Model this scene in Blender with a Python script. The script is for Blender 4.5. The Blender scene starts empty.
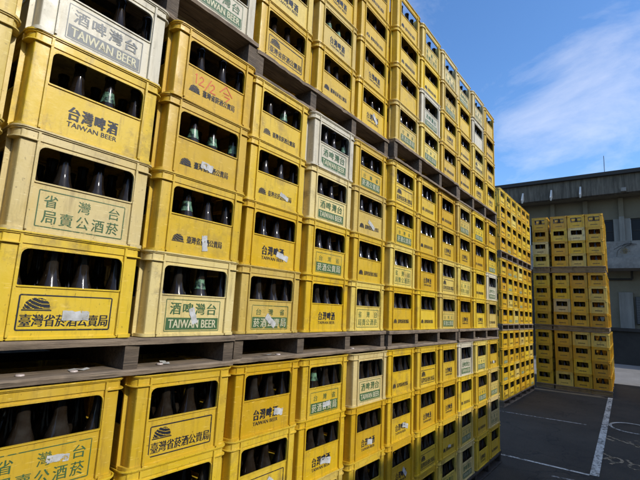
import bpy, bmesh, math, random
from mathutils import Vector, Matrix
R = math.radians
random.seed(11)
S = bpy.context.scene
COL = S.collection

# ------------------------------------------------------------------ camera
W = 0.46                      # column pitch of the crate wall in metres
CAM = Vector((-0.808, -1.4267, 1.6473))
YAW, PIT, ROL, FPX = 0.66339, 0.15842, 0.050284, 419.75
f = Vector((math.cos(PIT)*math.cos(YAW), math.cos(PIT)*math.sin(YAW), math.sin(PIT)))
r0 = f.cross(Vector((0, 0, 1))).normalized(); u0 = r0.cross(f)
cr, sr = math.cos(ROL), math.sin(ROL)
rr = r0*cr + u0*sr; uu = u0*cr - r0*sr
cd = bpy.data.cameras.new('camera'); cam = bpy.data.objects.new('camera', cd); COL.objects.link(cam)
M = Matrix((rr, uu, -f)).transposed().to_4x4(); M.translation = CAM
cam.matrix_world = M
cd.sensor_width = 36; cd.lens = 36*FPX/640; cd.clip_start = 0.05; cd.clip_end = 3000
S.camera = cam

# ------------------------------------------------------------------ sky and sun
SUN = Vector((0.10, -0.80, 0.56)).normalized()
EL = math.asin(SUN.z); AZ = math.atan2(SUN.x, SUN.y)
world = bpy.data.worlds.new("World"); S.world = world; world.use_nodes = True
nt = world.node_tree; nt.nodes.clear()
def wn(t, **k):
    n = nt.nodes.new(t)
    for a, b in k.items(): setattr(n, a, b)
    return n
out = wn('ShaderNodeOutputWorld'); bg = wn('ShaderNodeBackground'); sky = wn('ShaderNodeTexSky')
sky.sky_type = 'NISHITA'; sky.sun_disc = False; sky.sun_elevation = EL; sky.sun_rotation = AZ
sky.air_density = 1.0; sky.dust_density = 1.0; sky.ozone_density = 4.0; sky.altitude = 50
tc = wn('ShaderNodeTexCoord'); sep = wn('ShaderNodeSeparateXYZ'); nt.links.new(tc.outputs['Generated'], sep.inputs[0])
def math_n(op, a, b=None):
    n = wn('ShaderNodeMath', operation=op)
    for i, v in enumerate((a, b)):
        if v is None: continue
        if isinstance(v, (int, float)): n.inputs[i].default_value = v
        else: nt.links.new(v, n.inputs[i])
    return n.outputs[0]
zc = math_n('ADD', math_n('MAXIMUM', sep.outputs[2], 0.0), 0.30)
cx = math_n('DIVIDE', sep.outputs[0], zc); cy = math_n('DIVIDE', sep.outputs[1], zc)
comb = wn('ShaderNodeCombineXYZ'); nt.links.new(cx, comb.inputs[0]); nt.links.new(math_n('MULTIPLY', cy, 1.0), comb.inputs[1])
n1 = wn('ShaderNodeTexNoise'); n1.inputs['Scale'].default_value = 2.6; n1.inputs['Detail'].default_value = 9; n1.inputs['Roughness'].default_value = 0.62; n1.inputs['Distortion'].default_value = 0.5
n2 = wn('ShaderNodeTexNoise'); n2.inputs['Scale'].default_value = 1.3; n2.inputs['Detail'].default_value = 2
mp = wn('ShaderNodeMapping'); mp.inputs['Location'].default_value = (7.7, 4.4, 2.0)
nt.links.new(comb.outputs[0], mp.inputs[0]); nt.links.new(mp.outputs[0], n1.inputs[0]); nt.links.new(mp.outputs[0], n2.inputs[0])
mr = wn('ShaderNodeMapRange'); mr.inputs['From Min'].default_value = 0.47; mr.inputs['From Max'].default_value = 0.72
nt.links.new(math_n('ADD', math_n('MULTIPLY', n1.outputs[0], 0.75), math_n('MULTIPLY', n2.outputs[0], 0.28)), mr.inputs[0])
CLOUD_MAX = 0.48
mask = math_n('MULTIPLY', mr.outputs[0], CLOUD_MAX)
mix = wn('ShaderNodeMix', data_type='RGBA'); nt.links.new(mask, mix.inputs[0])
hsv = wn('ShaderNodeHueSaturation'); hsv.inputs['Hue'].default_value = 0.503; hsv.inputs['Saturation'].default_value = 1.16; hsv.inputs['Value'].default_value = 1.18
nt.links.new(sky.outputs[0], hsv.inputs['Color']); nt.links.new(hsv.outputs[0], mix.inputs[6]); mix.inputs[7].default_value = (5.2, 5.2, 5.6, 1)
nt.links.new(mix.outputs[2], bg.inputs[0]); bg.inputs[1].default_value = 0.15
nt.links.new(bg.outputs[0], out.inputs[0])
sl = bpy.data.lights.new('sun', 'SUN'); sl.energy = 2.2; sl.angle = R(0.53); sl.color = (1, 0.96, 0.88)
so = bpy.data.objects.new('sun', sl); COL.objects.link(so)
so.rotation_euler = SUN.to_track_quat('Z', 'Y').to_euler(); so.location = (0, -20, 20)
S.view_settings.view_transform = 'Standard'; S.view_settings.look = 'None'
S.view_settings.exposure = 0.55; S.view_settings.gamma = 1; S.view_settings.use_curve_mapping = False
S.render.engine = 'CYCLES'; S.cycles.max_bounces = 6; S.cycles.diffuse_bounces = 3

# ------------------------------------------------------------------ materials
def new_mat(name):
    m = bpy.data.materials.new(name); m.use_nodes = True
    t = m.node_tree; b = t.nodes['Principled BSDF']
    return m, t, b
def N(t, kind, **k):
    n = t.nodes.new(kind)
    for a, b in k.items():
        if a in n.inputs: n.inputs[a].default_value = b
        else: setattr(n, a, b)
    return n
def noise(t, vec, scale, detail=4, rough=0.6):
    n = N(t, 'ShaderNodeTexNoise', Scale=scale, Detail=detail, Roughness=rough); t.links.new(vec, n.inputs['Vector']); return n.outputs[0]
def rng(t, v, a, b, c=0.0, d=1.0):
    n = N(t, 'ShaderNodeMapRange'); t.links.new(v, n.inputs[0])
    for i, x in zip((1, 2, 3, 4), (a, b, c, d)): n.inputs[i].default_value = x
    return n.outputs[0]
def mixc(t, fac, a, b, blend='MIX'):
    n = N(t, 'ShaderNodeMix', data_type='RGBA', blend_type=blend)
    for i, v in ((0, fac), (6, a), (7, b)):
        if isinstance(v, (int, float)): n.inputs[i].default_value = v
        elif isinstance(v, tuple): n.inputs[i].default_value = (*v[:3], 1)
        else: t.links.new(v, n.inputs[i])
    return n.outputs[2]
def objvec(t, wobble=37.0):
    tc = N(t, 'ShaderNodeTexCoord'); oi = N(t, 'ShaderNodeObjectInfo')
    a = N(t, 'ShaderNodeVectorMath', operation='ADD')
    s = N(t, 'ShaderNodeVectorMath', operation='SCALE'); s.inputs[0].default_value = (1, 1.7, 0.6)
    mm = N(t, 'ShaderNodeMath', operation='MULTIPLY'); t.links.new(oi.outputs['Random'], mm.inputs[0]); mm.inputs[1].default_value = wobble
    t.links.new(mm.outputs[0], s.inputs['Scale'])
    t.links.new(tc.outputs['Object'], a.inputs[0]); t.links.new(s.outputs[0], a.inputs[1])
    return a.outputs[0], tc.outputs['Object'], oi.outputs['Random']
def bump(t, b, h, strength, dist):
    n = N(t, 'ShaderNodeBump', Strength=strength, Distance=dist); t.links.new(h, n.inputs['Height']); t.links.new(n.outputs[0], b.inputs['Normal'])

def plastic(name, c, pale, dirt=(0.20, 0.12, 0.03), rough=0.38):
    m, t, b = new_mat(name)
    v, raw, rnd = objvec(t)
    sun = rng(t, noise(t, v, 3.5, 3), 0.35, 0.70, 0, 0.55)           # bleached patches
    col = mixc(t, sun, c, pale)
    hs = N(t, 'ShaderNodeHueSaturation'); t.links.new(col, hs.inputs['Color'])
    t.links.new(rng(t, rnd, 0, 1, 0.82, 1.08), hs.inputs['Value']); t.links.new(rng(t, rnd, 0, 1, 0.495, 0.507), hs.inputs['Hue'])
    col = hs.outputs[0]
    # run-down grime: streaks and specks that belong to the plastic
    st = N(t, 'ShaderNodeMapping'); st.inputs['Scale'].default_value = (42, 42, 5); t.links.new(v, st.inputs[0])
    streak = rng(t, noise(t, st.outputs[0], 1.0, 4, 0.7), 0.52, 0.78, 0, 0.55)
    col = mixc(t, streak, col, dirt)
    gr = N(t, 'ShaderNodeMath', operation='MULTIPLY'); t.links.new(rng(t, noise(t, v, 6.5, 6, 0.72), 0.54, 0.68, 0, 0.7), gr.inputs[0]); t.links.new(rng(t, rnd, 0.0, 1.0, 0.15, 1.0), gr.inputs[1]); blot = gr.outputs[0]
    col = mixc(t, blot, col, tuple(x*0.9+0.03 for x in dirt))
    speck = rng(t, noise(t, v, 95, 2, 0.5), 0.68, 0.76, 0, 0.55)
    col = mixc(t, speck, col, tuple(x*0.5 for x in dirt))
    sc = N(t, 'ShaderNodeMapping'); sc.inputs['Scale'].default_value = (9, 9, 60); sc.inputs['Rotation'].default_value = (0, 0.5, 0); t.links.new(v, sc.inputs[0])
    scratch = rng(t, noise(t, sc.outputs[0], 3.0, 3, 0.6), 0.62, 0.70, 0, 0.6)
    col = mixc(t, scratch, col, tuple(min(0.85, x*1.15+0.06) for x in pale))
    t.links.new(col, b.inputs['Base Color'])
    t.links.new(rng(t, noise(t, v, 14, 4), 0.3, 0.7, rough-0.08, rough+0.2), b.inputs['Roughness'])
    b.inputs['Specular IOR Level'].default_value = 0.5
    bump(t, b, noise(t, v, 60, 3), 0.12, 0.004)
    return m
YEL = plastic('yellow_plastic', (0.68, 0.438, 0.020), (0.70, 0.485, 0.070))
DEEP = plastic('deep_yellow_plastic', (0.68, 0.418, 0.012), (0.69, 0.450, 0.035))
PALE = plastic('pale_yellow_plastic', (0.69, 0.495, 0.095), (0.70, 0.54, 0.165))
GOLD = plastic('golden_plastic', (0.68, 0.385, 0.012), (0.69, 0.435, 0.04))
CREAM = plastic('cream_plastic', (0.68, 0.52, 0.20), (0.70, 0.58, 0.30), (0.22, 0.15, 0.06))
WHITE = plastic('greyed_white_plastic', (0.62, 0.55, 0.39), (0.66, 0.60, 0.46), (0.20, 0.16, 0.10))

def ink(name, c, wear=0.5):
    m, t, b = new_mat(name); v, raw, rnd = objvec(t, 61)
    b.inputs['Base Color'].default_value = (*c, 1); b.inputs['Roughness'].default_value = 0.5
    na = N(t, 'ShaderNodeMath', operation='MULTIPLY_ADD'); t.links.new(rnd, na.inputs[0]); na.inputs[1].default_value = 0.13; na.inputs[2].default_value = -0.055
    nb_ = N(t, 'ShaderNodeMath', operation='ADD'); t.links.new(noise(t, v, 55, 5, 0.65), nb_.inputs[0]); t.links.new(na.outputs[0], nb_.inputs[1])
    k = rng(t, nb_.outputs[0], 0.52+0.10*(1-wear), 0.63+0.12*(1-wear), 0, 1)
    big = rng(t, noise(t, v, 9, 2), 0.42, 0.6, 0.25, 1)
    mm = N(t, 'ShaderNodeMath', operation='MULTIPLY'); t.links.new(k, mm.inputs[0]); t.links.new(big, mm.inputs[1]); mm.use_clamp = True
    tr = N(t, 'ShaderNodeBsdfTransparent'); ms = N(t, 'ShaderNodeMixShader')
    t.links.new(mm.outputs[0], ms.inputs[0]); t.links.new(b.outputs[0], ms.inputs[1]); t.links.new(tr.outputs[0], ms.inputs[2])
    t.links.new(ms.outputs[0], t.nodes['Material Output'].inputs[0])
    return m
BLACK = ink('black_ink', (0.013, 0.016, 0.026)); GREEN = ink('green_ink', (0.055, 0.125, 0.045)); GREY = ink('grey_ink', (0.20, 0.205, 0.19))
LIGHT = ink('pale_ink', (0.62, 0.57, 0.36), 0.3); RED = ink('red_marker', (0.62, 0.13, 0.03), 0.35)

def simple(name, c, rough=0.6, **k):
    m, t, b = new_mat(name); b.inputs['Base Color'].default_value = (*c, 1); b.inputs['Roughness'].default_value = rough
    for a, v in k.items(): b.inputs[a.replace('_', ' ')].default_value = v
    return m
def glass_dark(name, c):
    m, t, b = new_mat(name); v, raw, rnd = objvec(t)
    col = mixc(t, rng(t, noise(t, v, 18, 3), 0.45, 0.75), c, (0.030, 0.026, 0.021))
    t.links.new(col, b.inputs['Base Color'])
    t.links.new(rng(t, noise(t, v, 30, 3), 0.35, 0.7, 0.04, 0.16), b.inputs['Roughness'])
    b.inputs['Specular IOR Level'].default_value = 0.30
    return m
def mottled_foil():
    m, t, b = new_mat('green_foil'); v, raw, rnd = objvec(t)
    t.links.new(mixc(t, rng(t, noise(t, v, 45, 4, 0.7), 0.42, 0.58), (0.012, 0.02, 0.012), (0.16, 0.30, 0.18)), b.inputs['Base Color'])
    b.inputs['Roughness'].default_value = 0.3; return m
BOTTLE = glass_dark('dark_bottle_glass', (0.014, 0.009, 0.005)); FOIL = mottled_foil()
m, t, b = new_mat('paper'); v, raw, rnd = objvec(t)
t.links.new(mixc(t, rng(t, noise(t, v, 26, 4), 0.35, 0.7), (0.62, 0.62, 0.60), (0.34, 0.33, 0.29)), b.inputs['Base Color']); b.inputs['Roughness'].default_value = 0.7; PAPER = m
tr = N(t, 'ShaderNodeBsdfTransparent'); ms = N(t, 'ShaderNodeMixShader')
t.links.new(rng(t, noise(t, v, 42, 6, 0.7), 0.59, 0.63), ms.inputs[0]); t.links.new(b.outputs[0], ms.inputs[1]); t.links.new(tr.outputs[0], ms.inputs[2]); t.links.new(ms.outputs[0], t.nodes['Material Output'].inputs[0])
def wood(name, a, c):
    m, t, b = new_mat(name); v, raw, rnd = objvec(t)
    mp = N(t, 'ShaderNodeMapping'); mp.inputs['Scale'].default_value = (5, 70, 70); t.links.new(v, mp.inputs[0])
    g = noise(t, mp.outputs[0], 1.0, 8, 0.75)
    col = mixc(t, rng(t, g, 0.3, 0.7), a, c)
    col = mixc(t, rng(t, noise(t, v, 7, 4), 0.5, 0.75, 0, 0.7), col, (0.05, 0.04, 0.03))
    m2 = N(t, 'ShaderNodeMapping'); m2.inputs['Scale'].default_value = (4, 120, 160); t.links.new(v, m2.inputs[0])
    col = mixc(t, rng(t, noise(t, m2.outputs[0], 1.0, 3, 0.6), 0.60, 0.68, 0, 0.8), col, (0.025, 0.019, 0.013))
    t.links.new(col, b.inputs['Base Color']); b.inputs['Roughness'].default_value = 0.85
    bump(t, b, g, 0.9, 0.006); return m
WOOD = wood('weathered_wood', (0.10, 0.070, 0.044), (0.37, 0.28, 0.185)); YARDW = wood('yellowed_pallet_wood', (0.15, 0.105, 0.045), (0.36, 0.26, 0.12)); WOOD_MIDSHADE = wood('mid_slot_shade_wood', (0.05, 0.036, 0.023), (0.20, 0.15, 0.10)); WOOD_DARKSHADE = wood('dark_slot_shade_wood', (0.014, 0.011, 0.008), (0.055, 0.042, 0.030))  # the two darkest tones put the pallet slot shade into the wood colour
def mottled(name, a, c, s=1.2, rough=0.9, dark=None, bumpd=0.0, vstreak=False):
    m, t, b = new_mat(name); tc = N(t, 'ShaderNodeTexCoord'); v = tc.outputs['Object']
    vv = v
    if vstreak:
        mp = N(t, 'ShaderNodeMapping'); mp.inputs['Scale'].default_value = (1, 3.2, 0.35); t.links.new(v, mp.inputs[0]); vv = mp.outputs[0]
    col = mixc(t, rng(t, noise(t, vv, s, 8, 0.68), 0.34, 0.68), a, c)
    if dark: col = mixc(t, rng(t, noise(t, vv, s*0.45, 6, 0.7), 0.52, 0.68, 0, 0.8), col, dark)
    fine = noise(t, v, s*70, 2)
    col = mixc(t, rng(t, fine, 0.35, 0.7, 0, 0.35), col, tuple(x*0.45 for x in a))
    t.links.new(col, b.inputs['Base Color']); b.inputs['Roughness'].default_value = rough
    if bumpd: bump(t, b, fine, 0.7, bumpd)
    return m

# ------------------------------------------------------------------ mesh helpers
def box(bm, x0, x1, y0, y1, z0, z1, mi=0, skip=()):
    v = [bm.verts.new(p) for p in ((x0,y0,z0),(x1,y0,z0),(x1,y1,z0),(x0,y1,z0),(x0,y0,z1),(x1,y0,z1),(x1,y1,z1),(x0,y1,z1))]
    for k, q in dict(b=(3,2,1,0), t=(4,5,6,7), f=(0,1,5,4), r=(1,2,6,5), k=(2,3,7,6), l=(3,0,4,7)).items():
        if k not in skip: bm.faces.new([v[i] for i in q]).material_index = mi
def strip(bm, outer, inner, z0, z1, closed=False, mi=0):
    """wall of vertical section between two xy polylines"""
    rows = []
    for o, i in zip(outer, inner):
        rows.append([bm.verts.new((o[0],o[1],z0)), bm.verts.new((o[0],o[1],z1)), bm.verts.new((i[0],i[1],z1)), bm.verts.new((i[0],i[1],z0))])
    n = len(rows)
    for k in range(n if closed else n-1):
        a, c = rows[k], rows[(k+1) % n]
        for j in range(4):
            fa = bm.faces.new((a[j], c[j], c[(j+1)%4], a[(j+1)%4])); fa.material_index = mi
    if not closed:
        bm.faces.new(rows[0][::-1]); bm.faces.new(rows[-1])
def rrect(hx, hy, rad, seg=4):
    p = []
    for sx, sy, a0 in ((1,-1,-90),(1,1,0),(-1,1,90),(-1,-1,180)):
        for k in range(seg+1):
            a = R(a0+90*k/seg); p.append((sx*(hx-rad)+rad*math.cos(a), sy*(hy-rad)+rad*math.sin(a)))
    return p
def plate(bm, loop, hole, frame, th, mi=0):
    """flat plate in 2D (u,v), optional hole, thickened; frame maps (u,v,d) -> xyz with d into the crate"""
    t = bmesh.new()
    def ring(pts):
        vs = [t.verts.new((u, v, 0)) for u, v in pts]
        return [t.edges.new((vs[i], vs[(i+1)%len(vs)])) for i in range(len(vs))]
    e = ring(loop) + (ring(hole) if hole else [])
    bmesh.ops.triangle_fill(t, use_beauty=True, use_dissolve=False, edges=e)
    tris = [[(v.co.x, v.co.y) for v in fa.verts] for fa in t.faces]; t.free()
    for tri in tris:
        bm.faces.new([bm.verts.new(frame(u, v, 0)) for u, v in tri]).material_index = mi
        bm.faces.new([bm.verts.new(frame(u, v, th)) for u, v in tri][::-1]).material_index = mi
    for lp in ([loop] + ([hole] if hole else [])):
        for i in range(len(lp)):
            a, c = lp[i], lp[(i+1)%len(lp)]
            bm.faces.new([bm.verts.new(q) for q in (frame(*a,0), frame(*c,0), frame(*c,th), frame(*a,th))]).material_index = mi
def finish(bm, name, mats, parent=None, smooth=None, link=True):
    bmesh.ops.remove_doubles(bm, verts=bm.verts, dist=1e-5)
    bmesh.ops.recalc_face_normals(bm, faces=bm.faces)
    me = bpy.data.meshes.new(name); bm.to_mesh(me); bm.free()
    for m in (mats if isinstance(mats, (list, tuple)) else [mats]): me.materials.append(m)
    if smooth is not None:
        me.shade_smooth(); me.set_sharp_from_angle(angle=R(smooth))
    if not link: return me
    o = bpy.data.objects.new(name, me); COL.objects.link(o)
    if parent: o.parent = parent
    return o
def tag(o, label, cat, group=None, kind=None):
    o['label'] = label; o['category'] = cat
    if group: o['group'] = group
    if kind: o['kind'] = kind
    return o
def empty(name, loc, label, cat, group=None):
    o = bpy.data.objects.new(name, None); COL.objects.link(o); o.location = loc; o.empty_display_size = 0.1
    return tag(o, label, cat, group)
def put(name, me, loc, rz=0, parent=None):
    o = bpy.data.objects.new(name, me); COL.objects.link(o); o.location = loc; o.rotation_euler = (0, 0, rz)
    if parent: o.parent = parent
    return o

# ------------------------------------------------------------------ crate shell
H, NU = 0.3114, 0.0071                    # stacking pitch, nesting lip
D = 0.377                                 # depth pitch
HX, HY = 0.2255, 0.184                    # half outer size at the rim
TOP = H + NU
RX, RY = 0.157, 0.126                     # half distance of the ribs
def win(hw, z0, z1, rt, rb):
    p = []
    for cx_, cz_, a0, rad in ((hw, z0, -90, rb), (hw, z1, 0, rt), (-hw, z1, 90, rt), (-hw, z0, 180, rb)):
        sx = 1 if cx_ > 0 else -1; sz = 1 if cz_ == z1 else -1
        for k in range(5):
            a = R(a0 + 22.5*k); p.append((cx_ - sx*rad + rad*math.cos(a), cz_ - sz*rad + rad*math.sin(a)))
    return p
WF = win(0.151, 0.159, 0.268, 0.022, 0.004)
WS = win(0.114, 0.142, 0.256, 0.014, 0.004)
def crate_mesh(blind=False):
    bm = bmesh.new()
    bx, by, th = HX-0.009, HY-0.009, 0.005
    ch = 0.030
    def corner(sx, sy, off):
        X, Y = bx-off, by-off
        pts = [(RX-0.001, Y), (X-0.0185, Y), (X-0.0150, Y-0.0012), (X-0.0132, Y-0.0045), (X-0.0125, Y-0.010), (X-0.0105, Y-0.046), (X-0.004, Y-0.052), (X, Y-0.054), (X, RY-0.001)]
        return [(sx*x, sy*y) for x, y in pts]
    for sx in (1, -1):
        for sy in (1, -1):
            strip(bm, corner(sx, sy, 0), corner(sx, sy, th), 0.003, H-0.004)
            # flared foot of each corner
            def foot(off):
                X, Y = HX-0.004-off, HY-0.004-off
                return [(sx*x, sy*y) for x, y in ((RX+0.006, Y), (X-0.026, Y), (X-0.017, Y-0.003), (X-0.010, Y-0.010), (X-0.006, Y-0.030), (X, Y-0.058), (X, RY+0.003))]
            strip(bm, foot(0.0), foot(0.008), 0.0015, 0.013)
            # lower rim ledge, only round the corners
            def led(off):
                X, Y = HX-off, HY-off
                return [(sx*x, sy*y) for x, y in ((RX, Y), (X-0.030, Y), (X-0.016, Y-0.004), (X-0.005, Y-0.015), (X, Y-0.034), (X, RY))]
            strip(bm, led(0.0005), led(0.018), H-0.0335, H-0.0300)
    # panels with openings
    fy = by - 0.002
    for s in (-1, 1):
        plate(bm, [(-RX, 0.003), (RX, 0.003), (RX, H-0.004), (-RX, H-0.004)], None if blind else WF, lambda u, v, d, s=s: (u*-s, s*(fy-d), v), th)
        sx_ = bx - 0.002
        plate(bm, [(-RY, 0.003), (RY, 0.003), (RY, H-0.004), (-RY, H-0.004)], None if blind else WS, lambda u, v, d, s=s: (s*(sx_-d), u*s, v), th)
        if not blind:
            for w_, q, frame in ((WF, 0.0042, lambda u, v, d, s=s: (u*-s, s*(fy-d), v)), (WS, 0.0042, lambda u, v, d, s=s: (s*(sx_-d), u*s, v))):
                c = ((max(p[0] for p in w_)+min(p[0] for p in w_))/2, (max(p[1] for p in w_)+min(p[1] for p in w_))/2)
                hw = max(p[0] for p in w_); z0 = min(p[1] for p in w_); z1 = max(p[1] for p in w_)
                outer = win(hw+q, z0-q, z1+q, 0.022+q, 0.004+q) if w_ is WF else win(hw+q, z0-q, z1+q, 0.014+q, 0.004+q)
                inner = win(hw-0.0005, z0+0.0005, z1-0.0005, 0.0215, 0.0038) if w_ is WF else win(hw-0.0005, z0+0.0005, z1-0.0005, 0.0135, 0.0038)
                plate(bm, outer, inner, lambda u, v, d, fr=frame: fr(u, v, d-0.004), 0.0048)
        for q in (-1, 1):
            x = q*RX; box(bm, x-0.0036, x+0.0036, *sorted((s*(by-0.004), s*(HY-0.0015))), 0.010, H-0.006)
            y = q*RY; box(bm, *sorted((s*(bx-0.004), s*(HX-0.0015))), y-0.0036, y+0.0036, 0.010, H-0.006)
        # foot bar across each side
        box(bm, -RX, RX, *sorted((s*(HY-0.013), s*(HY-0.0055))), 0.0015, 0.010)
        box(bm, *sorted((s*(HX-0.013), s*(HX-0.0055))), -RY, RY, 0.0015, 0.010)
    # rim: band and top lip
    strip(bm, rrect(HX-0.0085, HY-0.0075, 0.034), rrect(HX-0.013, HY-0.012, 0.030), H-0.0302, H-0.002, True)
    strip(bm, rrect(HX, HY, 0.038), rrect(HX-0.0035, HY-0.0035, 0.035), H-0.0006, H+0.0042, True)
    strip(bm, rrect(HX-0.0036, HY-0.0036, 0.035), rrect(HX-0.014, HY-0.014, 0.028), H-0.0050, H-0.0005, True)
    # floor grid and bottle dividers
    box(bm, -bx+0.006, bx-0.006, -by+0.006, by-0.006, 0.008, 0.012)
    if not blind:
        for k in (-1, 0, 1): box(bm, k*0.105-0.002, k*0.105+0.002, -by+0.0055, by-0.0055, 0.0125, 0.10)
        for k in (-1, 1): box(bm, -bx+0.0055, bx-0.0055, k*0.0618-0.002, k*0.0618+0.002, 0.0128, 0.098)
    return finish(bm, 'crate_shell', YEL, smooth=40, link=False)
CRATE = crate_mesh()
def warped(seed):
    me = CRATE.copy(); rv = random.Random(seed); ph = [rv.uniform(0, 6.3) for _ in range(6)]; am = [rv.uniform(.0006, .0022) for _ in range(3)]
    for v in me.vertices:
        x, y, z = v.co; q = math.sin(math.pi*max(0, min(1, z/H)))
        v.co.y += am[0]*math.sin(x*11+ph[0])*q + am[1]*math.sin(z*17+x*5+ph[1])*0.6
        v.co.x += am[1]*math.sin(y*13+ph[2])*q + am[2]*math.sin(z*14+ph[3])*0.5
        v.co.z += 0.5*am[2]*math.sin(x*9+y*4+ph[4])*q
    return me
CRATES = [CRATE]+[warped(k) for k in range(5)]
CRATE_BLIND = crate_mesh(True)
PF = -(HY-0.009-0.002)                    # y of the printed front panel
PE = -(HX-0.009-0.002)                    # x of the printed end panel

# ------------------------------------------------------------------ prints
def glyphs(txt, bold=0.0):
    c = bpy.data.curves.new('t', 'FONT'); c.body = txt; c.size = 1; c.offset = bold; c.resolution_u = 3
    o = bpy.data.objects.new('t', c); COL.objects.link(o)
    dg = bpy.context.evaluated_depsgraph_get(); me = bpy.data.meshes.new_from_object(o.evaluated_get(dg))
    vs = [v.co.copy() for v in me.vertices]; fs = [tuple(p.vertices) for p in me.polygons]
    bpy.data.objects.remove(o); bpy.data.curves.remove(c); bpy.data.meshes.remove(me)
    return vs, fs
class Print:
    def __init__(s): s.bm = bmesh.new()
    def face(s, pts, mi, d=0.0008): s.bm.faces.new([s.bm.verts.new((u, -d, v)) for u, v in pts]).material_index = mi
    def rect(s, u0, u1, v0, v1, mi, d=0.0008): s.face(((u0,v0),(u1,v0),(u1,v1),(u0,v1)), mi, d)
    def text(s, txt, u0, u1, v0, v1, mi, bold=0.0, d=0.0008):
        if bold:                                   # heavier strokes: the glyph struck three times
            e = bold*(v1-v0)*1.35
            for q in (-e, 0, e): s.text(txt, u0+q+e*0.4, u1+q-e*0.4, v0+abs(q)*0.3, v1-abs(q)*0.3, mi, 0.0, d+q*0.004)
            return
        vs, fs = glyphs(txt, 0.0)
        x0, x1 = min(v.x for v in vs), max(v.x for v in vs); y0, y1 = min(v.y for v in vs), max(v.y for v in vs)
        nv = [s.bm.verts.new((u0+(v.x-x0)/(x1-x0)*(u1-u0), -d, v0+(v.y-y0)/(y1-y0)*(v1-v0))) for v in vs]
        for q in fs:
            try: s.bm.faces.new([nv[i] for i in q]).material_index = mi
            except ValueError: pass
    def chars(s, txt, u0, u1, v0, v1, mi, bold=0.0, d=0.0008, fill=0.86):
        n = len(txt); p = (u1-u0)/n
        for i, ch in enumerate(txt):
            if ch == ' ': continue
            c = u0+p*(i+0.5); h = min(p*fill, (v1-v0)*1.6)/2
            s.text(ch, c-h, c+h, v0, v1, mi, bold, d)
    def frame(s, u0, u1, v0, v1, w, mi, rad=0.006):
        def lp(a): 
            pts = []
            for cx_, cy_, a0 in ((u1-rad, v0+rad, -90), (u1-rad, v1-rad, 0), (u0+rad, v1-rad, 90), (u0+rad, v0+rad, 180)):
                for k in range(4):
                    g = R(a0+30*k); pts.append((cx_+(rad-a)*math.cos(g), cy_+(rad-a)*math.sin(g)))
            return pts
        o, i = lp(0), lp(w)
        for k in range(len(o)):
            j = (k+1) % len(o); s.face((o[k], o[j], i[j], i[k]), mi)
    def logo(s, u0, u1, v0, v1, mi):
        # domed emblem: a dark dome cut by three slanting swooshes, over a base bar
        w = u1-u0; h = v1-v0; cu = (u0+u1)/2; nx, ny = 30, 16
        for a in range(nx):
            for b_ in range(ny):
                x = (a+0.5)/nx*2-1; y = (b_+0.5)/ny
                if y > max(0.0, 1-abs(x)**2.4)**0.5: continue
                if (y*1.05+0.42*x-0.30*x*x+0.5) % 0.36 < 0.075: continue
                s.rect(u0+w*a/nx, u0+w*(a+1)/nx, v0+0.14*h+0.86*h*b_/ny, v0+0.14*h+0.86*h*(b_+1)/ny, mi)
        s.rect(u0-0.05*w, u1+0.05*w, v0, v0+0.10*h, mi)
    def stroke(s, pts, w, mi):
        for (a, b_), (c, d_) in zip(pts, pts[1:]):
            dx, dy = c-a, d_-b_; L = math.hypot(dx, dy) or 1; nx, ny = -dy/L*w/2, dx/L*w/2; ex, ey = dx/L*w*0.3, dy/L*w*0.3
            s.face(((a-ex+nx, b_-ey+ny), (a-ex-nx, b_-ey-ny), (c+ex-nx, d_+ey-ny), (c+ex+nx, d_+ey+ny)), mi, 0.0009+0.00001*random.random())
    def done(s, mats):
        me = bpy.data.meshes.new('print'); s.bm.to_mesh(me); s.bm.free()
        for m_ in mats: me.materials.append(m_)
        return me
LONG = '臺灣省菸酒公賣局'
def design(k, dark=GREEN):
    p = Print()
    if k == 1:
        p.frame(-0.136, 0.136, 0.028, 0.134, 0.0042, 0); p.logo(-0.122, -0.050, 0.086, 0.124, 0)
        p.chars(LONG, -0.128, 0.128, 0.040, 0.076, 0, 0.022, fill=0.95); return p.done([BLACK])
    if k == 2:
        p.logo(-0.130, -0.080, 0.050, 0.080, 0); p.chars(LONG, -0.066, 0.110, 0.050, 0.078, 0, 0.022, fill=0.95); return p.done([BLACK])
    if k == 3:
        p.chars('台灣啤酒', -0.086, 0.078, 0.066, 0.112, 0, 0.036, fill=0.84); p.text('TAIWAN BEER', -0.084, 0.076, 0.044, 0.060, 0, 0.02); return p.done([BLACK])
    if k == 4:
        p.frame(-0.134, 0.134, 0.022, 0.136, 0.0030, 0, 0.004)
        for ch, c in zip('省灣台', (-0.098, 0.0, 0.098)): p.text(ch, c-0.019, c+0.019, 0.084, 0.123, 0, 0.010)
        p.chars('局賣公酒菸', -0.122, 0.122, 0.034, 0.074, 0, 0.010, fill=0.82); return p.done([GREEN])
    if k == 5:
        p.frame(-0.128, 0.128, 0.020, 0.142, 0.0028, 0, 0.003)
        p.chars('酒啤灣台', -0.114, 0.114, 0.084, 0.130, 0, 0.022, fill=0.82)
        p.rect(-0.122, 0.122, 0.026, 0.072, 0, 0.0007); p.text('TAIWAN BEER', -0.112, 0.112, 0.033, 0.065, 1, 0.018, 0.0014); return p.done([dark, LIGHT])
    if k == 6:
        p.frame(-0.126, 0.126, 0.020, 0.134, 0.0028, 0, 0.003)
        p.chars('台灣省', -0.122, 0.122, 0.088, 0.118, 0, 0.008, fill=0.40)
        p.rect(-0.120, 0.120, 0.026, 0.078, 0, 0.0007); p.chars('菸酒公賣局', -0.114, 0.114, 0.032, 0.072, 1, 0.012, 0.0014, fill=0.86); return p.done([GREEN, LIGHT])
PR = {k: design(k) for k in range(1, 7)}; PR['5g'] = design(5, GREY)
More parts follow.
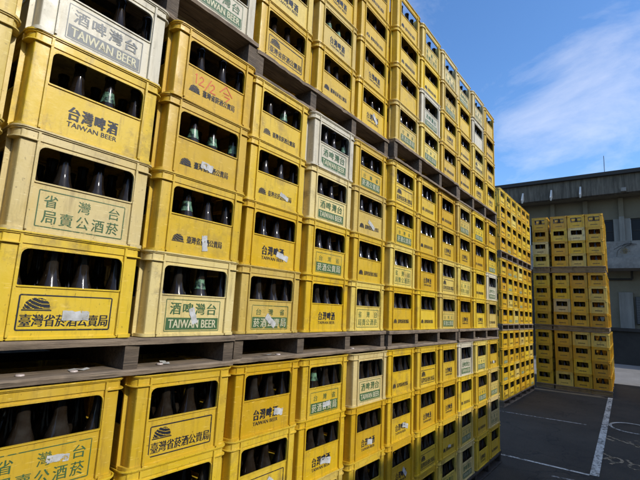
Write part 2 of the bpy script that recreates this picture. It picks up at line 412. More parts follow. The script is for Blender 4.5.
p = Print(); p.chars(LONG, -0.072, 0.072, 0.048, 0.072, 0, 0.03, fill=0.95); END_PRINT = p.done([BLACK])
p = Print()
p.stroke([(-0.110, 0.128), (-0.104, 0.134), (-0.104, 0.094)], 0.005, 0)
p.stroke([(-0.088, 0.122), (-0.080, 0.132), (-0.070, 0.128), (-0.070, 0.118), (-0.090, 0.094), (-0.064, 0.094)], 0.005, 0)
p.stroke([(-0.030, 0.138), (-0.058, 0.082)], 0.005, 0)
p.stroke([(-0.030, 0.116), (-0.022, 0.124), (-0.012, 0.120), (-0.012, 0.110), (-0.032, 0.086), (-0.004, 0.086)], 0.005, 0)
SCRIB = p.done([RED]); p = Print()
p.stroke([(0.020, 0.112), (0.052, 0.148), (0.088, 0.112)], 0.005, 0); p.stroke([(0.040, 0.116), (0.070, 0.116)], 0.0045, 0)
p.stroke([(0.036, 0.102), (0.074, 0.102), (0.056, 0.080)], 0.005, 0)
SCRIB2 = p.done([RED])
def sticker_mesh(seed):
    rn = random.Random(seed); bm = bmesh.new(); n = 9; w, h = rn.uniform(0.055, 0.095), rn.uniform(0.020, 0.032)
    top = [(-w/2+w*i/n, h/2+rn.uniform(-.07, .07)*h) for i in range(n+1)]; bot = [(-w/2+w*i/n, -h/2+rn.uniform(-.07, .07)*h) for i in range(n+1)]
    for i in range(n):
        q = [bot[i], bot[i+1], top[i+1], top[i]]
        bm.faces.new([bm.verts.new((u, -0.0014-0.0010*math.sin(3.1*j/n+u*30)**2, v)) for j, (u, v) in zip((i, i+1, i+1, i), q)])
    return finish(bm, 'paper_sticker', PAPER, link=False)
STICK = [sticker_mesh(k) for k in range(6)]

# ------------------------------------------------------------------ bottles
PROF = [(0.030, 0.0), (0.0405, 0.004), (0.0415, 0.012), (0.0415, 0.112), (0.0398, 0.126), (0.0330, 0.150), (0.0245, 0.175), (0.0188, 0.202), (0.0163, 0.244), (0.0158, 0.257), (0.0164, 0.259), (0.0184, 0.262), (0.0184, 0.273), (0.0164, 0.2755), (0.0115, 0.2755), (0.0110, 0.262)]
def lathe(bm, prof, seg, mi=0, off=(0, 0, 0)):
    rings = [[bm.verts.new((off[0]+r_*math.cos(2*math.pi*k/seg), off[1]+r_*math.sin(2*math.pi*k/seg), off[2]+z)) for k in range(seg)] for r_, z in prof]
    for a, c in zip(rings, rings[1:]):
        for k in range(seg): bm.faces.new((a[k], a[(k+1)%seg], c[(k+1)%seg], c[k])).material_index = mi
    bm.faces.new(rings[0][::-1]).material_index = mi; bm.faces.new(rings[-1]).material_index = mi
bm = bmesh.new(); lathe(bm, PROF, 18); BOT = finish(bm, 'bottle', BOTTLE, smooth=50, link=False)
bm = bmesh.new(); lathe(bm, [(0.0252, 0.175), (0.0195, 0.201), (0.0180, 0.216)], 16); FOILM = finish(bm, 'neck_foil', FOIL, smooth=60, link=False)
LOWP = [PROF[i] for i in (0, 2, 3, 5, 6, 7, 9, 11, 12, 14)]

# ------------------------------------------------------------------ pallets
def board(name, x0, x1, y0, y1, z0, z1, mat, parent, seed):
    rn = random.Random(seed); bm = bmesh.new()
    n = 34; prev = None; wa, wb = rn.uniform(3, 7), rn.uniform(0, 6)
    for i in range(n+1):
        x = x0+(x1-x0)*i/n
        a = 0.0012*math.sin(x*wa+wb)+rn.uniform(-.0014, .0014); c, g, e = (rn.uniform(-.0012, .0012) for _ in range(3))
        if rn.random() < 0.10: a += rn.uniform(.003, .008); g -= rn.uniform(.001, .004)      # chipped edge
        if i in (0, n): a += rn.uniform(0, .006); x += rn.uniform(-.004, .004)
        r_ = [bm.verts.new(q) for q in ((x, y0+a+.0015, z0+c*.6), (x, y1+e, z0), (x, y1+e, z1), (x, y0+0.007+a, z1+min(0, g)), (x, y0+0.002+a, z1-0.003+g), (x, y0+a, z1-0.008+g))]
        if prev:
            for j in range(6): bm.faces.new((prev[j], r_[j], r_[(j+1)%6], prev[(j+1)%6]))
        else: bm.faces.new(r_)
        prev = r_
    bm.faces.new(prev[::-1])
    o = finish(bm, name, mat, parent); return o
def pallet(x0, n, y0, ztop, ph, label, depth=1.12, mat=WOOD, wp=W, group='wooden pallets between the crate tiers', full=True):
    g = empty('pallet', ((x0+n*wp/2), y0, ztop-ph), label, 'pallet', group)
    L = n*wp/2-0.008; t1, t2 = 0.024, 0.022
    sd = random.randint(0, 10**6)
    for k, yb in enumerate((-0.006, 0.26, 0.51, 0.76, 1.0)):
        if yb > depth: break
        board('deck_board', -L, L, yb, yb+(0.125 if k == 0 else 0.10), ph-t1, ph-0.0012, mat if k == 0 else WOOD_DARKSHADE, g, sd+k)  # inner boards carry the slot shade in their colour
    for k, yb in enumerate((-0.004, 0.50, 1.0)):
        if yb > depth: break
        board('base_board', -L, L, yb, yb+0.125, 0.002, t2, mat if k == 0 else WOOD_DARKSHADE, g, sd+10+k)
    for i in range(n+1):
        x = -L+0.028+(2*L-0.056)*i/n
        bm = bmesh.new(); j = random.uniform(-.006, .006)
        box(bm, x-0.026+j, x+0.026+j, 0.006, min(depth, 1.1), t2+0.001, ph-t1-0.001)
        finish(bm, 'stringer', WOOD_MIDSHADE if mat is WOOD else WOOD_DARKSHADE, g)  # stringers toned down with the same painted slot shade
    return g

# ------------------------------------------------------------------ the long crate wall
P0, P1, P2 = 0.1283, 0.1283, 0.1534
ZT = [P0, P0+4*H+NU+P1, P0+8*H+2*NU+P1+P2]
ORD = ['zeroth', 'first', 'second', 'third', 'fourth', 'fifth', 'sixth', 'seventh', 'eighth', 'ninth', 'tenth', 'eleventh', 'twelfth']
NUM = ['zero', 'one', 'two', 'three', 'four', 'five', 'six', 'seven', 'eight', 'nine', 'ten', 'eleven', 'twelve']
TIER = ['bottom', 'middle', 'top']
CM = dict(G=GOLD, Y=YEL, D=DEEP, P=PALE, C=CREAM, W=WHITE)
CN = dict(G='golden yellow', Y='yellow', D='deep yellow', P='pale yellow', C='cream', W='greyed white')
PN = {1: 'black framed emblem', 2: 'small emblem', 3: 'bold black print', 4: 'green boxed print', 5: 'green banner', '5g': 'grey banner', 6: 'green block print', 0: 'blank front'}
# per tier, per column (0..11 from the near end): four layers from the bottom; colour, print, s = paper sticker
MAP = {
 1: ['P1 P2 P3 P4', 'Y1s C4 Y3 W5g', 'C5s Y2s Y2s D2', 'P6s D3s Y2s Y2', 'D3 Y6 C5 W5', 'P4 Y2 P2s Y6', 'D2 P4 Y6 Y1', 'Y2 D3 Y2 Y2', 'P6 P1 Y3 D2', 'D3 P4 Y3 P6', 'Y3 Y2 D2 Y6', 'P2 W5 Y6 D2'],
 0: ['Y1 Y2 Y3 Y2', 'Y2 Y3 Y1 Y4s', 'Y2 D3 Y2 Y1', 'D3 Y2 Y1s D3s', 'Y2 P4 D3s Y6s', 'Y3 Y2 D3s C5', 'Y2 D3s D3s D2', 'Y1 Y1 D3 Y1', 'P5s Y2s D3 Y3', 'C5 P6 Y2 W5', 'Y3 Y2 Y6 P6', 'Y2 C4 P6 Y2s'],
 2: ['Y2 Y2 Y3 Y2', 'Y3 Y2 Y2 Y3', 'W5 P2 Y3 Y2', 'Y1 P3 Y2 Y3', 'Y2 P3 Y3 Y2', 'D3s Y3 Y2 Y2', 'P6 Y0 Y2 Y2', 'P6 W5 Y2 P4', 'Y2 Y3 P6 C4', 'Y2 Y2 Y0 C5', 'Y3 P1 W0 C4', 'Y3 Y3 Y2 Y0'],
}
# small drift of every pallet load: (tier, pallet) -> dx, dy, dz in metres
DRIFT = {(0, k): (-0.008, -0.009, 0) for k in range(4)}
DRIFT.update({(1, 0): (0, -0.004, 0), (1, 1): (0.006, 0.022, 0), (1, 2): (0, 0.004, 0), (1, 3): (0, 0, 0)})
DRIFT.update({(2, 0): (0.016, 0.020, 0), (2, 1): (0.018, 0.040, -0.004), (2, 2): (0.014, -0.006, 0.012), (2, 3): (0.012, 0.004, 0.006)})
def project(p):
    d = Vector(p)-CAM; z = d.dot(f)
    if z < 0.05: return None
    return (320+FPX*d.dot(rr)/z, 240-FPX*d.dot(uu)/z, z)
def inframe(p, m=0):
    q = project(p); return q and -m < q[0] < 640+m and -m < q[1] < 480+m
rn = random.Random(5)
hidden = []           # crates outside the picture get their bottles in the common mass
spots = []            # (distance, crate object, local bottle x, label)
def crate(loc, colour, print_, label, group, rz=0, sticker=False, scrib=False, endprint=False, cat='crate', srot=None):
    o = put('beer_crate', rn.choice(CRATES), loc, rz); o.material_slots[0].link = 'OBJECT'; o.material_slots[0].material = CM[colour]
    tag(o, label, cat, group)
    if print_:
        q = put('printed_sign', PR[print_], (rn.uniform(-.003, .003), PF, rn.uniform(-.002, .002)), 0, o)
    if sticker:
        s_ = put('paper_sticker', rn.choice(STICK), (rn.uniform(-.01, .08), PF, rn.uniform(0.06, 0.10)), 0, o); s_.rotation_euler = (0, srot if srot is not None else rn.uniform(-0.25, 0.95), 0)
    if scrib: put('marker_date', SCRIB, (0, PF, 0), 0, o); put('marker_character', SCRIB2, (0, PF, 0), 0, o)
    if endprint:
        e = put('printed_sign', END_PRINT, (PE, 0, 0.0), 0, o); e.rotation_euler = (0, 0, R(-90))
    return o
wallcrates = []
LEAN = {(t_, c_): (rn.uniform(-.003, .003), rn.uniform(-.0025, .0025), rn.uniform(-.0015, .0015), rn.uniform(-.0018, .0018)) for t_ in range(3) for c_ in range(12)}
for tier in (0, 1, 2):
    for c in range(12):
        pal = c//3; L0, L1, L2, L3 = LEAN[(tier, c)]; dx, dy, dz = DRIFT[(tier, pal)]
        for k, code in enumerate(MAP[tier][c].split()):
            st = code.endswith('s'); code = code.rstrip('s'); pr = code[1:]; pr = pr if pr == '5g' else int(pr)
            x = (c-1.5)*W + dx + L0 + L2*k + rn.uniform(-.0025, .0025); y = HY + dy + L1 + L3*k + rn.uniform(-.0045, .0045); z = ZT[tier]+k*H+dz
            corners = [(x+a*HX, y-HY, z+b_*H) for a in (-1, 0, 1) for b_ in (0, .5, 1)]
            shown = any(inframe(q, 4) for q in corners)
            look = f"{CN[code[0]]} crate, {PN[pr]}" + (", torn sticker" if st else "")
            lab = f"{look}, long wall {TIER[tier]} tier layer {NUM[k+1]}, {ORD[c+1]} column"
            sc = tier == 1 and c == 2 and k == 3
            if sc: lab = "yellow crate scrawled 12/2 in red marker, top layer of the middle tier"
            o = crate((x, y, z), code[0], pr, lab, 'crates in the long stacked wall', rn.uniform(-.011, .011), st, sc, srot={(1, 2, 1): 1.45, (1, 2, 0): 1.2, (1, 1, 0): 0.0, (1, 2, 2): 0.15}.get((tier, c, k)))
            wallcrates.append((tier, c, k, o, code[0]))
            for i in range(4):
                bx = -0.1575+0.105*i
                d = (Vector((x+bx, y-0.11, z+0.2))-CAM).length
                if not shown: hidden.append((o, bx))
                if shown or i < 0: spots.append((d, o, bx, f"{ORD[i+1]} bottle from left inside {CN[code[0]]} crate, {TIER[tier]} layer {NUM[k+1]}, {ORD[c+1]} column", (tier, c, k, i)))
# bottles: the largest 300 in view one by one, the rest as one mass
FOILED = {(1,1,2,2), (1,2,2,1), (1,2,2,2), (1,2,1,1), (1,2,0,0), (1,2,0,2), (1,3,3,2), (1,4,3,3), (2,4,1,1), (2,4,1,2), (0,4,3,1), (1,2,2,3)}
spots.sort(key=lambda a: a[0])
rest = bmesh.new(); nb = 0
def rest_bottle(o, bx, by):
    mw = o.location; a = o.rotation_euler.z
    lathe(rest, LOWP, 8, 0, (mw.x+bx*math.cos(a)-by*math.sin(a), mw.y+bx*math.sin(a)+by*math.cos(a), mw.z+0.0125))
for d, o, bx, lab, key in spots:
    seen = inframe((o.location.x+bx, o.location.y-0.15, o.location.z+0.21), -1)
    if seen and nb < 300:
        a = o.rotation_euler.z; jx, jy = rn.uniform(-.006, .006), rn.uniform(-.006, .006)
        X, Y = bx+jx, -0.1235+jy*0.3
        bt = put('beer_bottle', BOT, (o.location.x+X*math.cos(a)-Y*math.sin(a), o.location.y+X*math.sin(a)+Y*math.cos(a), o.location.z+0.0122), rn.uniform(0, 6))
        bt.rotation_euler = (rn.uniform(-.02, .02), rn.uniform(-.02, .02), rn.uniform(0, 6))
        if key in FOILED:
            put('neck_foil', FOILM, (0, 0, 0), 0, bt); lab = lab.replace(' bottle', ' green necked bottle')
        tag(bt, 'dark ' + lab, 'bottle', 'beer bottles standing in the crates'); nb += 1
    elif seen: rest_bottle(o, bx, -0.1235)
    if inframe((o.location.x+bx, o.location.y-0.15, o.location.z+0.21), 2):
        rest_bottle(o, bx+rn.uniform(-.005, .005), 0.0); rest_bottle(o, bx+rn.uniform(-.005, .005), 0.1235)

for o, bx in hidden: rest_bottle(o, bx, -0.1235); rest_bottle(o, bx, 0.0)
# pallets of the wall
for tier in (0, 1, 2):
    for pal in range(4):
        x0 = (pal*3-2)*W; dx, dy, dz = DRIFT[(tier, pal)]; ph = (P0, P1, P2)[tier]
        where = {0: 'on the asphalt under the bottom tier', 1: 'under the middle tier', 2: 'under the top tier'}[tier]
        nth = {0: 'nearest', 1: 'second nearest', 2: 'third nearest', 3: 'farthest'}[pal]
        pallet(x0+dx, 3, dy, ZT[tier]+dz, ph + (dz if tier else 0), f"grey weathered wooden pallet {where}, {nth} in its row", mat=WOOD_DARKSHADE if tier == 0 else WOOD)

# rows of crates standing behind the visible rows
def mass(name, positions, label, mats):
    verts, faces, mi = [], [], []
    base = [v.co.copy() for v in CRATE_BLIND.vertices]; pf = [tuple(p_.vertices) for p_ in CRATE_BLIND.polygons]
    for x, y, z, a in positions:
        o = len(verts); ca, sa = math.cos(a), math.sin(a)
        verts += [(x+v.x*ca-v.y*sa, y+v.x*sa+v.y*ca, z+v.z) for v in base]; faces += [tuple(i+o for i in q) for q in pf]
    me = bpy.data.meshes.new(name); me.from_pydata(verts, [], faces); me.materials.append(mats)
    ob = bpy.data.objects.new(name, me); COL.objects.link(ob)
    tag(ob, label, 'crates', kind='stuff'); return ob
pos = []
for tier in (0, 1, 2):
    for c in range(12):
        dx, dy, dz = DRIFT[(tier, c//3)]
        for k in range(4): pos.append(((c-1.5)*W+dx, HY+D+dy+0.004, ZT[tier]+k*H+dz, 0))
mass('rear_crates', pos, 'yellow crates stacked in the shaded rows behind the long wall', YEL)

bm = bmesh.new(); box(bm, -4.5, 5.2, 1.75, 1.95, 0, 4.4); yw = finish(bm, 'daylight_blocker', mottled('daylight_blocker_render', (0.10, 0.10, 0.095), (0.18, 0.175, 0.16), 1.0)); tag(yw, 'plain grey wall added to block daylight behind the long crate wall', 'wall')  # added wall, stops daylight showing through the pallet slots
# ------------------------------------------------------------------ second stack along the same line
G2X, G2Y, G2P = 16.6337*W, 1.6177*W, 0.973*W
pos = []
for tier in (0, 1, 2):
    for c in range(6):
        for k in range(4):
            col = rn.choice('GYGYDDGP'); pr = rn.choice([2, 2, 3, 2, 1, 6])
            x = G2X+(c+0.5)*G2P+rn.uniform(-.003, .003)+(0.02 if c > 2 else 0); y = G2Y+HY+rn.uniform(-.004, .004)
            o = crate((x, y, ZT[tier]+k*H), col, pr, f"{CN[col]} crate, second stack beyond the aisle, {TIER[tier]} tier layer {NUM[k+1]}, column {NUM[c+1]} along", 'crates in the second stack', rn.uniform(-.008, .008))
            for i in range(4):
                rest_bottle(o, -0.1575+0.105*i, -0.1235); rest_bottle(o, -0.1575+0.105*i, 0.0)
            pos.append((x, y+D+0.004, ZT[tier]+k*H, 0))
    ph = (P0, P1, P2)[tier]
    for q in (0, 1):
        pallet(G2X+q*(3*G2P+0.02), 3, G2Y, ZT[tier], ph, f"wooden pallet under {TIER[tier]} tier of the second stack, {'nearer' if q == 0 else 'farther'} half", wp=G2P, group='pallets under the second stack')
mass('rear_crates', pos, 'yellow crates in the row behind the second stack', YEL)

# ------------------------------------------------------------------ third stack, ends turned to the camera, partly shaded
GX, GY, GA = 23.4645*W, 1.738*W, 0.0343
def g3(lx, ly): return (GX+lx*math.cos(GA)+ly*math.sin(GA)*-1, GY+lx*math.sin(GA)+ly*math.cos(GA))
pos = []
for tier in (0, 1, 2):
    deep = (6, 5, 4)[tier]
    for j in range(4):                    # j = 0 far left ... 3 right
        for i in range(deep):
            for k in range(4):
                ly = -(j+0.5)*D*0.975-(0.048 if j > 0 else 0); lx = (i+0.5)*W*0.99+0.002
                x, y = g3(lx+rn.uniform(-.004, .004), ly+rn.uniform(-.004, .004)); z = ZT[tier]+k*H
                if 0 < i and j < 3:
                    if i == 1 and not (tier == 2 and k == 3): pos.append((x, y, z, GA))
                    continue
                col = rn.choice('GYGYDGGP') if not (i == 0 and (tier, j, k) in ((2, 2, 2), (2, 0, 1), (1, 1, 1))) else 'C'
                if i == 0: lab = f"shaded {CN[col]} crate end, far right stack, {TIER[tier]} tier layer {NUM[k+1]}, column {NUM[j+1]} from left"
                else: lab = f"{CN[col]} crate on sunny side of far right stack, {TIER[tier]} tier layer {NUM[k+1]}, {ORD[i+1]} back"
                o = crate((x, y, z), col, 2 if j == 3 else 0, lab, 'crates in the far right stack', GA+rn.uniform(-.008, .008), endprint=(i == 0))
                if i == 0:
                    for xx in (-0.158, -0.053, 0.052):
                        for yy in (-0.1235, 0, 0.1235): rest_bottle(o, xx, yy)
    ph = (P0, P1, P2)[tier]
    g = empty('pallet', (*g3(0, 0), ZT[tier]-ph), f"wooden pallet under the {TIER[tier]} tier of the far right stack", 'pallet', 'pallets under the far right stack')
    g.rotation_euler = (0, 0, GA-R(90))
    wid = 4*D*0.975+0.048; L = wid
    for k, yb in enumerate((0.0, 0.30, 0.60, 0.9)):
        board('deck_board', 0.004, L, yb, yb+0.12, ph-0.024, ph-0.0012, WOOD, g, k+tier*7)
    board('base_board', 0.004, L, 0.003, 0.12, 0.002, 0.022, WOOD, g, 33+tier); board('base_board', 0.004, L, 0.6, 0.72, 0.002, 0.022, WOOD, g, 43+tier)
    for q, (a0, a1) in enumerate(((0.004, D*0.975+0.012), (D*0.975+0.036, L))):
        board('side_beam', a0, a1, 0.012, 0.07, 0.0235, ph-0.0255, YARDW, g, 71+tier*3+q)
    for q in (0.06, 0.31, 0.46, 0.82, 1.18, L-0.05):
        bm = bmesh.new(); box(bm, q-0.028, q+0.028, 0.075, deep*W*0.99, 0.0235, ph-0.0255); finish(bm, 'stringer', WOOD, g)
mass('rear_crates', pos, 'yellow crates inside the far right stack', YEL)
me = bpy.data.meshes.new('remaining_bottles'); bmesh.ops.recalc_face_normals(rest, faces=rest.faces); rest.to_mesh(me); rest.free(); me.materials.append(BOTTLE); me.shade_smooth()
ro = bpy.data.objects.new('remaining_bottles', me); COL.objects.link(ro); tag(ro, 'dark beer bottles filling the rest of the crates', 'bottles', kind='stuff')

# ------------------------------------------------------------------ ground and markings
ASPH = mottled('asphalt', (0.036, 0.030, 0.0205), (0.062, 0.052, 0.036), 1.3, 0.95, (0.020, 0.017, 0.012), 0.006)
t = ASPH.node_tree; b = t.nodes['Principled BSDF']; src = b.inputs['Base Color'].links[0].from_socket
v = N(t, 'ShaderNodeTexCoord').outputs['Object']
col = mixc(t, rng(t, noise(t, v, 130, 2, 0.5), 0.60, 0.72, 0, 0.8), src, (0.13, 0.115, 0.085))
vo = N(t, 'ShaderNodeTexVoronoi', feature='DISTANCE_TO_EDGE', Scale=0.55)
wv = N(t, 'ShaderNodeVectorMath', operation='ADD'); nz = N(t, 'ShaderNodeTexNoise', Scale=2.2, Detail=5.0); t.links.new(v, nz.inputs['Vector']); t.links.new(v, wv.inputs[0]); t.links.new(nz.outputs['Color'], wv.inputs[1]); t.links.new(wv.outputs[0], vo.inputs['Vector'])
col = mixc(t, rng(t, vo.outputs['Distance'], 0.0, 0.010, 0.75, 0), col, (0.010, 0.009, 0.007))
col = mixc(t, rng(t, noise(t, v, 0.8, 3, 0.5), 0.58, 0.70, 0, 0.6), col, (0.016, 0.014, 0.010))
t.links.new(col, b.inputs['Base Color'])
CONC = mottled('apron_concrete', (0.20, 0.185, 0.165), (0.30, 0.28, 0.25), 1.1, 0.9, (0.13, 0.12, 0.11), 0.003)
def sheet(name, x0, x1, y0, y1, z, mat, n=1):
    bm = bmesh.new(); vs = [bm.verts.new(q) for q in ((x0, y0, z), (x1, y0, z), (x1, y1, z), (x0, y1, z))]; bm.faces.new(vs)
    o = finish(bm, name, mat); o['kind'] = 'structure'; return o
sheet('ground', -300, 300, -300, 300, 0.0, ASPH)
sheet('concrete_apron', 13.5, 20.2, -25, 25, 0.004, CONC)
def paintmat(name, c, lo, hi):
    m, t, b = new_mat(name); tc = N(t, 'ShaderNodeTexCoord'); v = tc.outputs['Object']
    b.inputs['Base Color'].default_value = (*c, 1); b.inputs['Roughness'].default_value = 0.8
    ad = N(t, 'ShaderNodeMath', operation='MULTIPLY_ADD'); t.links.new(noise(t, v, 2.3, 3), ad.inputs[0]); ad.inputs[1].default_value = 0.55; t.links.new(noise(t, v, 21, 6, 0.7), ad.inputs[2])
    k = rng(t, ad.outputs[0], lo+0.29, hi+0.29); tr = N(t, 'ShaderNodeBsdfTransparent'); ms = N(t, 'ShaderNodeMixShader')
    t.links.new(k, ms.inputs[0]); t.links.new(b.outputs[0], ms.inputs[1]); t.links.new(tr.outputs[0], ms.inputs[2])
    t.links.new(ms.outputs[0], t.nodes['Material Output'].inputs[0]); return m
LINE = paintmat('worn_white_paint', (0.60, 0.58, 0.50), 0.44, 0.64); THIN = paintmat('faint_white_paint', (0.42, 0.40, 0.35), 0.38, 0.62); OCH = paintmat('faded_ochre_paint', (0.36, 0.28, 0.17), 0.40, 0.62)
def ribbon(bm, pts, w, z):
    for (a, b_), (c, d_) in zip(pts, pts[1:]):
        dx, dy = c-a, d_-b_; L = math.hypot(dx, dy); nx, ny = -dy/L*w/2, dx/L*w/2
        bm.faces.new([bm.verts.new(q) for q in ((a+nx, b_+ny, z), (a-nx, b_-ny, z), (c-nx, d_-ny, z), (c+nx, d_+ny, z))])
def mark(name, pts, w, mat, z=0.004):
    bm = bmesh.new(); ribbon(bm, pts, w, z); o = finish(bm, name, mat); o['kind'] = 'structure'; return o
mark('bay_line', [(4.90, -0.872), (7.8, -0.775), (10.75, -0.675)], 0.085, LINE)
mark('cross_line', [(7.30, 1.6), (7.36, 0.4), (7.47, -0.55)], 0.045, THIN)
mark('cross_line', [(4.88, 0.75), (4.87, 0.14), (4.885, -0.828)], 0.045, LINE, 0.0043)
mark('cross_line', [(4.54, -0.52), (4.60, -0.85)], 0.035, THIN)
mark('oval_marking', [(7.83+0.37*math.cos(2*math.pi*k/40), -1.14+0.30*math.sin(2*math.pi*k/40)) for k in range(41)], 0.042, LINE)
bm = bmesh.new()
for pts in ([(6.95, -0.86), (6.72, -1.12)], [(6.80, -0.84), (6.70, -0.95)], [(6.9, -1.10), (6.72, -1.16), (6.56, -1.36)], [(6.98, -1.18), (6.82, -1.34)], [(6.72, -1.2), (6.6, -1.22)]): ribbon(bm, pts, 0.05, 0.004)
for cx_, cy_ in ((5.72, -1.02), (5.60, -1.22)):
    ribbon(bm, [(cx_+0.11*math.cos(2*math.pi*k/16), cy_+0.065*math.sin(2*math.pi*k/16)) for k in range(17)], 0.035, 0.004)
for pts in ([(5.92, -0.88), (5.78, -1.0)], [(5.66, -0.9), (5.78, -0.96)], [(5.5, -0.98), (5.6, -1.02)], [(5.84, -1.12), (5.70, -1.18)]): ribbon(bm, pts, 0.035, 0.004)
o = finish(bm, 'ground_writing', OCH); o['kind'] = 'structure'

# ------------------------------------------------------------------ warehouse at the end of the yard
FASC = mottled('stained_fascia', (0.060, 0.053, 0.040), (0.20, 0.177, 0.135), 2.4, 0.95, (0.036, 0.032, 0.024), 0.003, True)
RENDER = mottled('grey_render', (0.15, 0.13, 0.088), (0.21, 0.185, 0.128), 0.8, 0.95, None, 0.002)
PILM = mottled('pilaster_render', (0.20, 0.188, 0.16), (0.28, 0.265, 0.23), 1.4, 0.9, (0.13, 0.12, 0.10), 0.002, True)
SLAB = mottled('weathered_concrete', (0.15, 0.142, 0.125), (0.30, 0.285, 0.25), 2.2, 0.95, (0.05, 0.047, 0.04), 0.004)
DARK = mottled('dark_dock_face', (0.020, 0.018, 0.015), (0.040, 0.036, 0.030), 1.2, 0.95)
GLAS = simple('dark_window_glass', (0.008, 0.009, 0.011), 0.35, Specular_IOR_Level=0.2); LOUV = simple('louvre_metal', (0.10, 0.10, 0.095), 0.6); ROOFM = simple('dark_roof_edge', (0.030, 0.028, 0.024), 0.8); SPOUT = simple('white_spout', (0.55, 0.54, 0.50), 0.6)
BX = 20.0
wh = empty('warehouse', (BX, 0, 0), 'grey two storey warehouse with stained fascia and dock at the end of the yard', 'building')
def wpart(name, mat, *boxes, parent=wh):
    bm = bmesh.new()
    for q in boxes: box(bm, *q)
    return finish(bm, name, mat, parent)
Y0, Y1 = -16.0, 16.0
wpart('fascia', FASC, (0.0, 0.30, Y0, Y1, 6.95, 7.72))
wpart('soffit', RENDER, (0.301, 1.2, Y0, Y1, 6.98, 7.10))
wpart('roof_edge', ROOFM, (-0.16, 6.0, Y0, Y1, 7.721, 7.88))
wpart('upper_wall', RENDER, (1.0, 1.3, Y0, Y1, 6.03, 6.979), (1.0, 1.3, Y0, Y1, 4.4, 4.93))
wpart('lower_wall', RENDER, (1.2, 1.5, Y0, Y1, 1.35, 4.10))
bl = wpart('balcony_slab', SLAB, (0.02, 1.19, Y0, Y1, 4.23, 4.92), (-0.10, 1.19, Y0, Y1, 3.80, 4.228))
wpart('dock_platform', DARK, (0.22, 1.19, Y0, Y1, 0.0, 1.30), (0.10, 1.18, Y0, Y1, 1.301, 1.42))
ys = [-0.775+1.30*k for k in range(-10, 12)]
for y in ys:
    wpart('pilaster', PILM, (0.80, 0.999, y-0.09, y+0.09, 4.921, 6.10)); wpart('pilaster', RENDER, (0.86, 0.9985, y-0.088, y+0.088, 6.101, 6.95))  # upper length darker: shade of the overhang put into its colour
    wpart('pilaster_base', PILM, (0.88, 0.998, y-0.30, y-0.0905, 4.931, 6.02), (0.88, 0.998, y+0.0905, y+0.30, 4.931, 6.02))
for a, c in zip(ys, ys[1:]):
    wf = wpart('window', ROOFM, (1.05, 1.12, a+0.301, c-0.301, 4.931, 4.98), (1.05, 1.12, a+0.301, c-0.301, 5.96, 6.029), (1.05, 1.12, a+0.301, a+0.34, 4.981, 5.959), (1.05, 1.12, c-0.34, c-0.301, 4.981, 5.959), (1.05, 1.12, (a+c)/2-0.02, (a+c)/2+0.02, 4.981, 5.959), (1.05, 1.12, a+0.341, c-0.341, 5.50, 5.54))
    wpart('pane', GLAS, (1.07, 1.09, a+0.31, c-0.31, 4.94, 6.02), parent=wf)
for y in (5.4, 4.1, 2.88, 1.70, 0.58):
    bm = bmesh.new()
    vs = [(-0.34, 6.98), (-0.26, 6.84), (-0.003, 7.06), (-0.003, 7.36), (-0.06, 7.38)]
    A = [bm.verts.new((q[0], y-0.03, q[1])) for q in vs]; B = [bm.verts.new((q[0], y+0.03, q[1])) for q in vs]
    bm.faces.new(A); bm.faces.new(B[::-1])
    for i in range(5): bm.faces.new((A[i], B[i], B[(i+1)%5], A[(i+1)%5]))
    finish(bm, 'roof_bracket', SPOUT, wh)
wpart('rain_outlet', SLAB, (-0.14, -0.002, -1.02, -0.84, 6.97, 7.12))
# ground floor: pale door leaf, louvred shutter, pipe under the slab
wpart('door', PILM, (1.10, 1.199, -0.98, -0.50, 1.421, 2.90))
lv = wpart('louvre_shutter', ROOFM, (1.12, 1.199, -1.95, -1.05, 1.60, 2.72))
for k in range(16): wpart('slat', LOUV, (1.08, 1.119, -1.92, -1.08, 1.63+k*0.068, 1.675+k*0.068), parent=lv)
for y0_ in (-4.0, -6.6, 2.6, 5.2):
    wpart('door', ROOFM, (1.12, 1.199, y0_-0.9, y0_+0.9, 1.421, 3.4))
def tube(bm, a, c, rad, seg=8):
    a, c = Vector(a), Vector(c); d = (c-a).normalized(); s_ = d.orthogonal().normalized(); t_ = d.cross(s_)
    r1 = [bm.verts.new(a+rad*(s_*math.cos(2*math.pi*k/seg)+t_*math.sin(2*math.pi*k/seg))) for k in range(seg)]; r2 = [bm.verts.new(v.co+(c-a)) for v in r1]
    for k in range(seg): bm.faces.new((r1[k], r1[(k+1)%seg], r2[(k+1)%seg], r2[k]))
    bm.faces.new(r1[::-1]); bm.faces.new(r2)
bm = bmesh.new(); tube(bm, (1.05, 0.4, 3.45), (1.05, -1.0, 3.45), 0.04); tube(bm, (1.05, -1.0, 3.45), (1.05, -1.0, 3.79), 0.04); finish(bm, 'drain_pipe', DARK, wh, smooth=60)
bm = bmesh.new(); tube(bm, (0.35, -0.30, 7.881), (0.35, -0.30, 8.75), 0.012); finish(bm, 'antenna', ROOFM, wh)
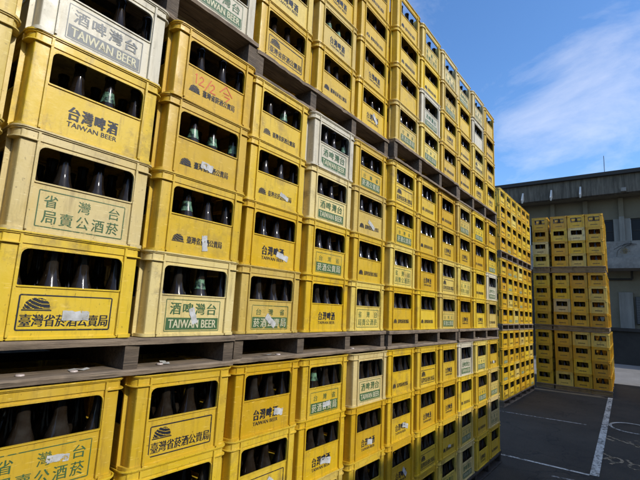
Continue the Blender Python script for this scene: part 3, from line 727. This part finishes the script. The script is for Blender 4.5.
# loose cables and a dry weed rooted in the slab
bm = bmesh.new(); rc = random.Random(3)
for k in range(6):
    q = Vector((-0.03, -0.82+rc.uniform(-.1, .1), 4.62+rc.uniform(-.12, .2))); a = rc.uniform(0, 6.28)
    for j in range(4):
        n_ = q+Vector((rc.uniform(-.015, .01), 0.11*math.cos(a), 0.09*math.sin(a)-0.02)); a += rc.uniform(-.7, .7)
        n_.x = max(-0.06, min(-0.005, n_.x)); tube(bm, q, n_, 0.008, 5); q = n_
finish(bm, 'cable_bundle', DARK, wh)
bm = bmesh.new()
for k in range(90):
    a = rc.uniform(0, 6.28); r_ = 0.16*rc.random()**0.6; c = Vector((-0.05-0.10*rc.random(), -0.84+r_*math.cos(a), 4.50+r_*0.8*math.sin(a)))
    d1 = Vector((rc.uniform(-1, 1), rc.uniform(-1, 1), rc.uniform(-.6, 1))).normalized()*0.06; d2 = Vector((rc.uniform(-1, 1), rc.uniform(-1, 1), rc.uniform(-1, 1))).normalized()*0.014
    bm.faces.new([bm.verts.new(v) for v in (c-d2, c+d1*.5-d2*.4, c+d1, c+d1*.5+d2*.6, c+d2)])
for k in range(7):
    a = rc.uniform(0, 6.28); tube(bm, (0.0, -0.84, 4.45), (-0.09, -0.84+0.12*math.cos(a), 4.5+0.10*math.sin(a)), 0.005, 5)
wd = finish(bm, 'dry_weed', simple('dry_leaf', (0.20, 0.15, 0.055), 0.8)); wd.location = (BX, 0, 0); tag(wd, 'dry ochre weed rooted in the weathered balcony slab', 'weed')

# ------------------------------------------------------------------ shed along the other side of the yard (its eave throws the low shade)
SY = -6.2; SH = 0.62 + SUN.z/-SUN.y*(-SY)
sh = empty('storage_shed', (0, SY, 0), 'long grey storage shed along the other side of the yard', 'building')
bm = bmesh.new(); box(bm, -16, 11.3, -6.0, 0.0, 0.0, SH-0.16); finish(bm, 'wall', mottled('cream_bounce_wall', (0.50, 0.42, 0.28), (0.62, 0.53, 0.37), 0.7), sh)  # out of view; kept pale to bounce warm light into the shade
bm = bmesh.new(); box(bm, -16.1, 11.35, -6.1, 0.12, SH-0.159, SH-0.02); finish(bm, 'roof', ROOFM, sh)
bm = bmesh.new(); box(bm, 11.36, 14.2, -5.0, -0.02, 0.0, 3.98); finish(bm, 'shade_annex', RENDER, sh)  # unseen lower block, added to carry the ground shade up to the apron
for k in range(6):
    d_ = wpart('shutter_door', LOUV, (-14+k*4.2, -11+k*4.2, 0.002, 0.06, 0.02, 3.0), parent=sh)

# ------------------------------------------------------------------ bottle caps and paper scraps lying on the pallet boards
bm = bmesh.new()
lathe(bm, [(0.0125, 0.0), (0.0120, 0.003), (0.0100, 0.0044), (0.004, 0.0046)], 14); CAPM = finish(bm, 'bottle_cap', simple('cap_enamel', (0.56, 0.47, 0.42), 0.4), smooth=50, link=False)
zb = ZT[1]-P1+0.0225
caps = [(-0.70, 0.050, 'below the black framed print crate'), (-0.38, 0.045, 'just before the first pallet stringer'), (0.29, 0.05, 'below the cream banner print crate'), (1.70, 0.045, 'left below the pale green block crate'), (3.15, 0.04, 'below the pale green boxed crate'), (8.6, 0.05, 'on the farthest middle pallet')]
for n_, y_, w_ in caps:
    tag(put('bottle_cap', CAPM, (n_*W, y_, zb), random.random()*6), f"white crown cap lying on the pallet board {w_}", 'bottle cap', 'crown caps on the pallets')
for k, (n_, y_, w_) in enumerate([(-0.33, 0.062, 'by the first pallet stringer'), (0.36, 0.07, 'below the cream banner print crate'), (1.58, 0.05, 'in the second pallet opening'), (3.0, 0.06, 'below the pale boxed crate')]):
    bm = bmesh.new(); rn2 = random.Random(k)
    for i in range(3):
        a = 0.02*i-0.03; q = [(a, -0.012, 0.001+0.004*(i % 2)), (a+0.02, -0.012+rn2.uniform(-.004, .004), 0.001+0.004*((i+1) % 2)), (a+0.02, 0.012, 0.002+0.004*((i+1) % 2)), (a, 0.012+rn2.uniform(-.004, .004), 0.002+0.004*(i % 2))]
        bm.faces.new([bm.verts.new(v) for v in q])
    o = finish(bm, 'paper_scrap', PAPER); o.location = (n_*W, y_, zb); o.rotation_euler = (0, 0, k*1.3)
    tag(o, f"crumpled white paper scrap on the pallet board {w_}", 'paper scrap', 'paper scraps on the pallets')
